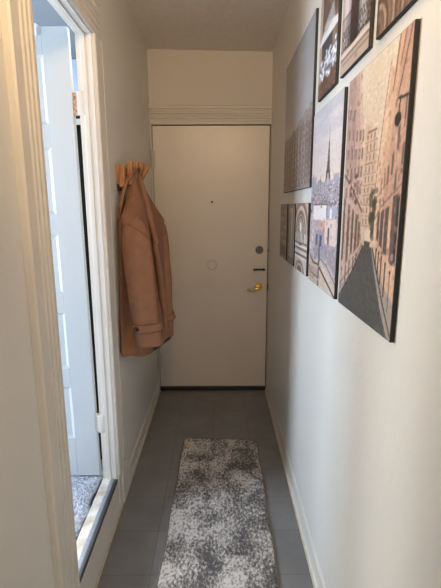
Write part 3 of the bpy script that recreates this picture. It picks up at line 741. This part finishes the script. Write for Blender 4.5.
# -- tower and rooftops
def rooftops():
    p = Paint(0.39, 0.62, 140, 260, (210,200,198))
    p.grad((226,206,190), (196,192,200), 0.60, 0.95)
    for k in range(8): p.ellipse(RNG.uniform(0,1), RNG.uniform(0.7,0.98), 0.4, 0.02, (222,210,206), .35)
    city = s_ = p.v < 0.605+0.012*np.sin(p.u*23)
    p.put(city, (164,158,172))
    cols = [(178,168,176),(196,178,176),(146,140,156),(214,200,196),(120,112,124),(186,158,152),(160,152,168),(230,220,216)]
    for k in range(520):
        v = 0.60-0.24*RNG.random()**0.8; u = RNG.uniform(-.02,1); sc = 0.5+(0.60-v)*5
        c = np.array(cols[RNG.integers(len(cols))])*0.92; p.rect(u, u+0.040*sc, v-0.014*sc, v, c, .9)
        if RNG.random() < .6: p.rect(u+.006, u+0.022*sc, v-0.013*sc, v-.003, (96,84,94), .8)
        if RNG.random() < .3: p.rect(u, u+0.04*sc, v-0.003, v+.002, (236,226,224), .8)
    p.rect(0.0,0.2,0.575,0.635,(158,156,172),.8); p.rect(0.05,0.10,0.62,0.65,(150,150,168),.8); p.rect(0.80,0.98,0.59,0.625,(170,166,178),.8)
    # tower
    T = (104,90,94)
    p.line((0.625,0.875),(0.625,0.78),0.012,T); p.poly([(0.612,0.80),(0.638,0.80),(0.66,0.69),(0.59,0.69)], T)
    p.rect(0.585,0.668,0.688,0.698,(84,72,78)); p.poly([(0.590,0.69),(0.66,0.69),(0.705,0.605),(0.655,0.605),(0.625,0.655),(0.592,0.605),(0.545,0.605)], T)
    p.rect(0.555,0.695,0.640,0.650,(84,72,78)); p.ellipse(0.625,0.60,0.04,0.022,(190,176,176))
    p.line((0.37,0.63),(0.37,0.55),0.014,(120,110,120)); 
    # white block and peach wall, mansard in blue
    p.rect(0.0,1.0,0.0,0.40,(196,176,172))
    for k in range(150):
        v = 0.42*RNG.random(); u = RNG.uniform(-.02,1); c = np.array(cols[RNG.integers(len(cols))]); p.rect(u, u+RNG.uniform(.02,.08), v, v+RNG.uniform(.01,.04), c, .5)
    p.rect(0.12,0.62,0.385,0.475,(236,222,220)); p.rect(0.42,0.46,0.455,0.465,(80,70,76)); p.rect(0.12,0.66,0.47,0.478,(120,96,96))
    p.rect(0.66,0.96,0.41,0.46,(170,168,190)); p.rect(0.74,0.80,0.40,0.45,(222,222,236))
    p.poly([(0.36,0.27),(0.36,0.38),(0.60,0.39),(0.60,0.27)], (214,164,146)); p.poly([(0.60,0.26),(0.60,0.385),(0.96,0.40),(0.96,0.26)], (226,196,188)); p.rect(0.70,0.76,0.24,0.35,(120,96,94))
    p.poly([(0.24,0.16),(0.26,0.31),(0.36,0.335),(0.56,0.32),(0.60,0.18)], (158,156,176)); p.rect(0.28,0.34,0.24,0.30,(96,92,112)); p.rect(0.43,0.50,0.24,0.30,(88,84,104))
    p.poly([(0.6,0.26),(1,0.26),(1,0.11),(0.6,0.2)], (172,158,166))
    for k in range(9): p.line((0.62+k*.045,0.25-.002*k),(0.62+k*.045,0.18-k*.006),0.014,(128,112,122),.7)
    # cream apartment blocks with curving balconies
    p.poly([(0,0.0),(0,0.20),(0.16,0.14),(0.36,0.135),(0.44,0.165),(0.44,0)], (206,176,152)); p.poly([(0.44,0.0),(0.44,0.165),(1.0,0.06),(1.0,0.0)], (216,192,172))
    p.poly([(0.44,0.165),(0.50,0.18),(1.0,0.115),(1.0,0.045)], (196,176,170))
    for k in range(10): 
        p.rect(0.05+k*0.043,0.067+k*0.043,0.02,0.10,(136,110,100),.7)
    for k in range(10): 
        u = 0.49+k*0.05; p.poly([(u,0.02),(u,0.135-k*.010),(u+.02,0.132-k*.010),(u+.02,0.02)], (182,140,104),.7)
    p.path([(0,0.20),(0.08,0.155),(0.22,0.125),(0.40,0.13),(0.46,0.155)], 0.016, (70,56,58)); p.path([(0.44,0.12),(0.6,0.085),(1.0,0.005)], 0.018, (66,52,52)); p.path([(0.46,0.17),(0.7,0.145),(1.0,0.075)], 0.012, (110,92,94)); p.path([(0,0.10),(0.1,0.06),(0.4,0.05)], 0.014, (96,76,74),.8)
    p.rect(0.40,0.46,0.0,0.26,(112,96,104),.8)
    p.clutter((p.v < .40), 260, [(126,104,108),(220,200,196),(168,140,140),(96,80,86),(232,208,190)], .05, .022, .5)
    p.noise(9, 1); p.noise(5, 3)
    return p
# -- sky paled for the reflection washing over it, above brown facades
def facades():
    p = Paint(0.70, 0.643, 170, 160, (150,156,162)); p.grad((186,182,180), (150,150,152), 0.4, 1.0)
    for k in range(14): p.ellipse(RNG.uniform(0,1), RNG.uniform(0.5,1), 0.3, 0.03, (168,172,178), .3)
    bd = p.inside([(0,0),(1,0),(1,0.50),(0.93,0.51),(0.90,0.47),(0.80,0.50),(0.74,0.46),(0.62,0.47),(0.5,0.43),(0.38,0.44),(0.3,0.40),(0.15,0.42),(0,0.40)]); p.put(bd, (140,122,110))
    p.poly([(0.55,0),(0.55,0.42),(0.62,0.46),(1,0.5),(1,0)], (160,146,142)); p.poly([(0,0),(0,0.36),(0.55,0.36),(0.55,0)], (134,114,98))
    for r_ in range(9):
        v = 0.03+r_*0.043
        p.line((0,v-0.006),(1,v-0.006+0.01),0.005,(96,80,70),.8)
        for k in range(30):
            u = k/30+0.008; p.rect(u, u+0.016, v, v+0.028, (78,62,56) if k%3 else (200,186,176), .9)
    for k in range(10): p.path([(k*0.1,0.40),(k*0.1+.05,0.425),(k*.1+.1,0.40)],0.008,(92,82,80),.7)
    p.rect(0.90,0.97,0.06,0.40,(120,104,98),.7)
    for k in range(7): p.line((0.05+k*0.13,0.0),(0.05+k*0.13,0.39),0.010,(84,68,60),.6)
    p.clutter(bd, 300, [(92,76,68),(196,180,170),(118,100,92),(170,150,140)], .04, .022, .5)
    p.noise(8, 1, bd.astype(float)); p.noise(8, 3, bd.astype(float)); p.noise(2, 2)
    return p
def arch():
    p = Paint(0.27, 0.30, 90, 110, (206,186,170))
    p.rect(0,1,0,0.5,(200,180,166))
    for k, r_ in enumerate((0.60,0.50,0.42,0.34)):
        p.ellipse(0.45,0.56,r_,r_*0.82,(150,110,92) if k%2==0 else (214,196,182)); 
    p.rect(0,1,0,0.56,(206,188,174))
    p.ellipse(0.45,0.60,0.28,0.22,(190,170,156)); p.ellipse(0.45,0.60,0.28,0.22,(110,82,70),1,0.88)
    for k in range(9): a = math.pi*k/8; p.line((0.45,0.62),(0.45+0.26*math.cos(a),0.62+0.20*math.sin(a)),0.02,(140,112,98))
    p.ellipse(0.45,0.66,0.08,0.07,(238,232,226))
    for k in range(6): p.rect(0.14+k*0.115,0.18+k*0.115,0.44,0.60,(128,100,86)); p.rect(0.19+k*0.115,0.22+k*.115,0.44,0.58,(238,232,224))
    for v, c in ((0.42,(110,84,72)),(0.37,(236,228,220)),(0.33,(130,104,92)),(0.28,(224,210,200)),(0.24,(120,94,84)),(0.20,(230,218,210))): p.rect(0,1,v,v+0.02,c)
    p.ellipse(0.45,0.0,0.38,0.17,(156,124,110)); p.ellipse(0.45,0.0,0.28,0.12,(196,178,170)); p.ellipse(0.45,0,0.2,0.09,(120,98,92))
    p.noise(9,1); return p
def columns():
    p = Paint(0.2, 0.30, 60, 90, (150,140,128))
    for u, w_, c in ((0.0,0.2,(120,106,92)),(0.22,0.16,(178,168,156)),(0.40,0.08,(92,82,72)),(0.50,0.22,(186,178,166)),(0.75,0.1,(110,98,86)),(0.86,0.14,(160,148,136))): p.rect(u,u+w_,0,1,c)
    p.rect(0,1,0.93,1,(140,124,110)); p.rect(0,1,0,0.12,(116,104,92)); p.rect(0.22,0.75,0.86,0.93,(196,188,176)); p.noise(7,1); return p
def carved():
    p = Paint(0.25, 0.30, 60, 90, (148,130,116))
    for k in range(14): p.ellipse(0.5+0.3*math.sin(k*1.7), 0.05+k*0.068, 0.2, 0.03, (112,94,82) if k%2 else (182,164,150), .8)
    p.rect(0,0.14,0,1,(120,102,90)); p.rect(0.86,1,0,1,(172,156,142)); p.rect(0.1,0.9,0.06,0.24,(80,68,60),.8); p.noise(9,1); p.noise(6,3); return p
def flowers():
    p = Paint(0.24, 0.35, 80, 120, (134,106,92))
    p.rect(0,0.16,0,1,(186,158,136)); p.rect(0.16,1,0.62,1,(112,86,76)); p.line((0.2,1),(0.7,0.7),0.04,(150,120,102))
    for k in range(16): p.line((0.16,0.66+k*0.022),(1,0.64+k*0.022),0.012,(140,112,98),.5)
    p.poly([(0.0,0.50),(1,0.50),(1,0.56),(0.45,0.64),(0.0,0.53)], (226,224,220)); p.poly([(0.25,0.64),(0.75,0.74),(0.85,0.60),(0.35,0.56)], (176,180,176),.8)
    p.poly([(0.16,0.32),(0.16,0.50),(0.75,0.50),(0.75,0.32)], (78,82,90)); p.rect(0.75,0.9,0.3,0.5,(150,126,112))
    for k in range(150): p.ellipse(RNG.uniform(0.1,1), RNG.normal(0.25,0.055), RNG.uniform(.03,.07), RNG.uniform(.012,.028), [(206,210,222),(236,238,244),(150,154,176),(110,100,96)][RNG.integers(4)])
    p.rect(0,1,0,0.14,(124,86,70)); 
    for k in range(50): p.ellipse(RNG.uniform(0,1), RNG.uniform(0,0.17), .05, .015, [(92,70,62),(150,104,84),(70,60,58)][RNG.integers(3)], .8)
    p.noise(8,1); return p
def balcony():
    p = Paint(0.25, 0.35, 90, 126, (196,176,160))
    p.rect(0,0.10,0,1,(196,164,138)); p.rect(0.10,0.26,0,1,(208,196,204)); p.rect(0.26,0.34,0,1,(176,162,164)); p.rect(0.34,0.62,0.12,1,(84,64,58)); p.rect(0.36,0.60,0.5,1,(70,52,48))
    p.rect(0.62,0.70,0.1,1,(150,150,150)); p.rect(0.70,0.90,0.1,1,(204,192,184)); p.rect(0.90,1,0.1,1,(166,144,126))
    for k in range(34):
        u = 0.05+k*0.028; p.line((u,0.17),(u,0.42),0.009,(42,36,40),.85)
    for k in range(13):
        u = 0.09+k*0.075; p.ellipse(u,0.30,0.035,0.035,(44,38,42),1,0.72); p.ellipse(u+.03,0.22,0.03,0.03,(44,38,42),1,0.7)
    p.line((0,0.425),(1,0.425),0.014,(36,30,32)); p.line((0,0.185),(1,0.185),0.012,(40,34,36))
    p.rect(0,1,0.125,0.165,(222,202,186)); p.rect(0,1,0.11,0.125,(120,96,84)); p.rect(0,1,0,0.11,(196,170,150)); p.rect(0.08,1,0.075,0.083,(110,86,74)); p.rect(0.08,0.95,0.02,0.027,(140,112,98)); p.ellipse(0.6,0.05,0.05,0.015,(160,134,118))
    p.noise(7,1); return p
def stonework():
    p = Paint(0.27, 0.35, 90, 116, (160,128,106))
    for k in range(26): 
        r_ = 1.1-k*0.042; p.ellipse(0.05,0.05,r_,r_*0.8,[(150,118,98),(112,82,66),(182,150,126),(130,100,82)][k%4])
    p.ellipse(0.22,0.30,0.14,0.12,(206,170,142)); p.ellipse(0.3,0.30,0.10,0.10,(150,116,96)); p.path([(0,0.7),(0.4,0.5),(1,0.9)],0.04,(94,68,54)); p.rect(0,0.05,0,1,(104,80,68)); 
    for k in range(9): p.line((0.4+k*.07,0),(0.7+k*.07,0.6),0.02,(110,80,64),.6)
    p.noise(7,1); p.noise(6,3); return p

canvas('canvas_picture', 'large canvas of a narrow shaded street between pale houses, nearest of the lower prints', 1.291, 0.881, 1.171, 1.808, street())
canvas('canvas_picture', 'tall canvas of a lattice tower above city rooftops, left of the narrow street print', 1.744, 1.336, 1.169, 1.808, rooftops())
canvas('canvas_picture', 'wide canvas of grey sky over brown facades, hung above the three small prints', 2.501, 1.783, 1.542, 2.201, facades())
canvas('canvas_picture', 'small canvas of a striped arch window beside the rooftop tower print', 2.076, 1.789, 1.171, 1.479, arch())
canvas('canvas_picture', 'small narrow canvas of pale columns between the arch print and the farthest small print', 2.311, 2.106, 1.171, 1.479, columns())
canvas('canvas_picture', 'small canvas of brown carved stone, the farthest of the low prints near the entry door', 2.593, 2.347, 1.171, 1.479, carved())
canvas('canvas_picture', 'upper canvas of white flowers on a balcony under a pale awning', 1.696, 1.450, 1.847, 2.206, flowers())
canvas('canvas_picture', 'upper canvas of an iron balcony railing before a dark window', 1.400, 1.144, 1.847, 2.206, balcony())
canvas('canvas_picture', 'upper canvas of swirling brown stonework, cut off by the top of the photo', 1.097, 0.820, 1.847, 2.206, stonework())

# ------------------------------------------------------------------ lights
def area(name, loc, to, sx, sy, power, col):
    l = bpy.data.lights.new(name, 'AREA'); l.shape = 'RECTANGLE'; l.size = sx; l.size_y = sy; l.energy = power; l.color = col
    o = bpy.data.objects.new(name, l); COL.objects.link(o); o.location = loc
    o.rotation_euler = (Vector(to)-Vector(loc)).to_track_quat('-Z', 'Y').to_euler(); return o
area('window_daylight', (RX0-0.12, 1.22, 1.5), (0, 1.22, 1.2), 0.80, 1.1, 105, (0.68,0.82,1.0))
area('room_fill', (-2.40, 2.35, 1.55), (0.38, 0.75, 1.0), 0.9, 1.2, 185, (0.95,0.98,1.0))
hl = area('hall_lamp', (0.03, 0.05, 2.36), (0.0, 1.2, 2.60), 0.25, 0.20, 13.5, (1.0,0.71,0.41)); hl.data.spread = math.radians(125)
area('rear_fill', (0.0, BACK+0.06, 1.20), (0.0, 3, 0.9), 0.75, 1.4, 10, (1.0,0.97,0.95))  # added fill from behind; the back wall has no window
wd = bpy.data.worlds.new('world'); scene.world = wd; wd.use_nodes = True
wd.node_tree.nodes['Background'].inputs[0].default_value = (0.55,0.68,0.9,1); wd.node_tree.nodes['Background'].inputs[1].default_value = 0.4

# ------------------------------------------------------------------ camera
f_, pi_, ya, ro, h_ = 423.093, 0.2010, 0.00233, -0.00319, 1.4607
F = Vector((math.sin(ya)*math.cos(pi_), math.cos(ya)*math.cos(pi_), -math.sin(pi_)))
Rv = F.cross(Vector((0,0,1))).normalized(); U = Rv.cross(F)
R2 = Rv*math.cos(ro)+U*math.sin(ro); U2 = -Rv*math.sin(ro)+U*math.cos(ro)
cd = bpy.data.cameras.new('camera'); cam = bpy.data.objects.new('camera', cd); COL.objects.link(cam)
mt = Matrix((R2, U2, -F)).transposed().to_4x4(); mt.translation = (0, 0, h_); cam.matrix_world = mt
cd.sensor_fit = 'VERTICAL'; cd.sensor_height = 24; cd.lens = 24*f_/588; cd.clip_start = 0.02
scene.camera = cam
scene.view_settings.view_transform = 'Standard'
scene.view_settings.exposure = 0.0
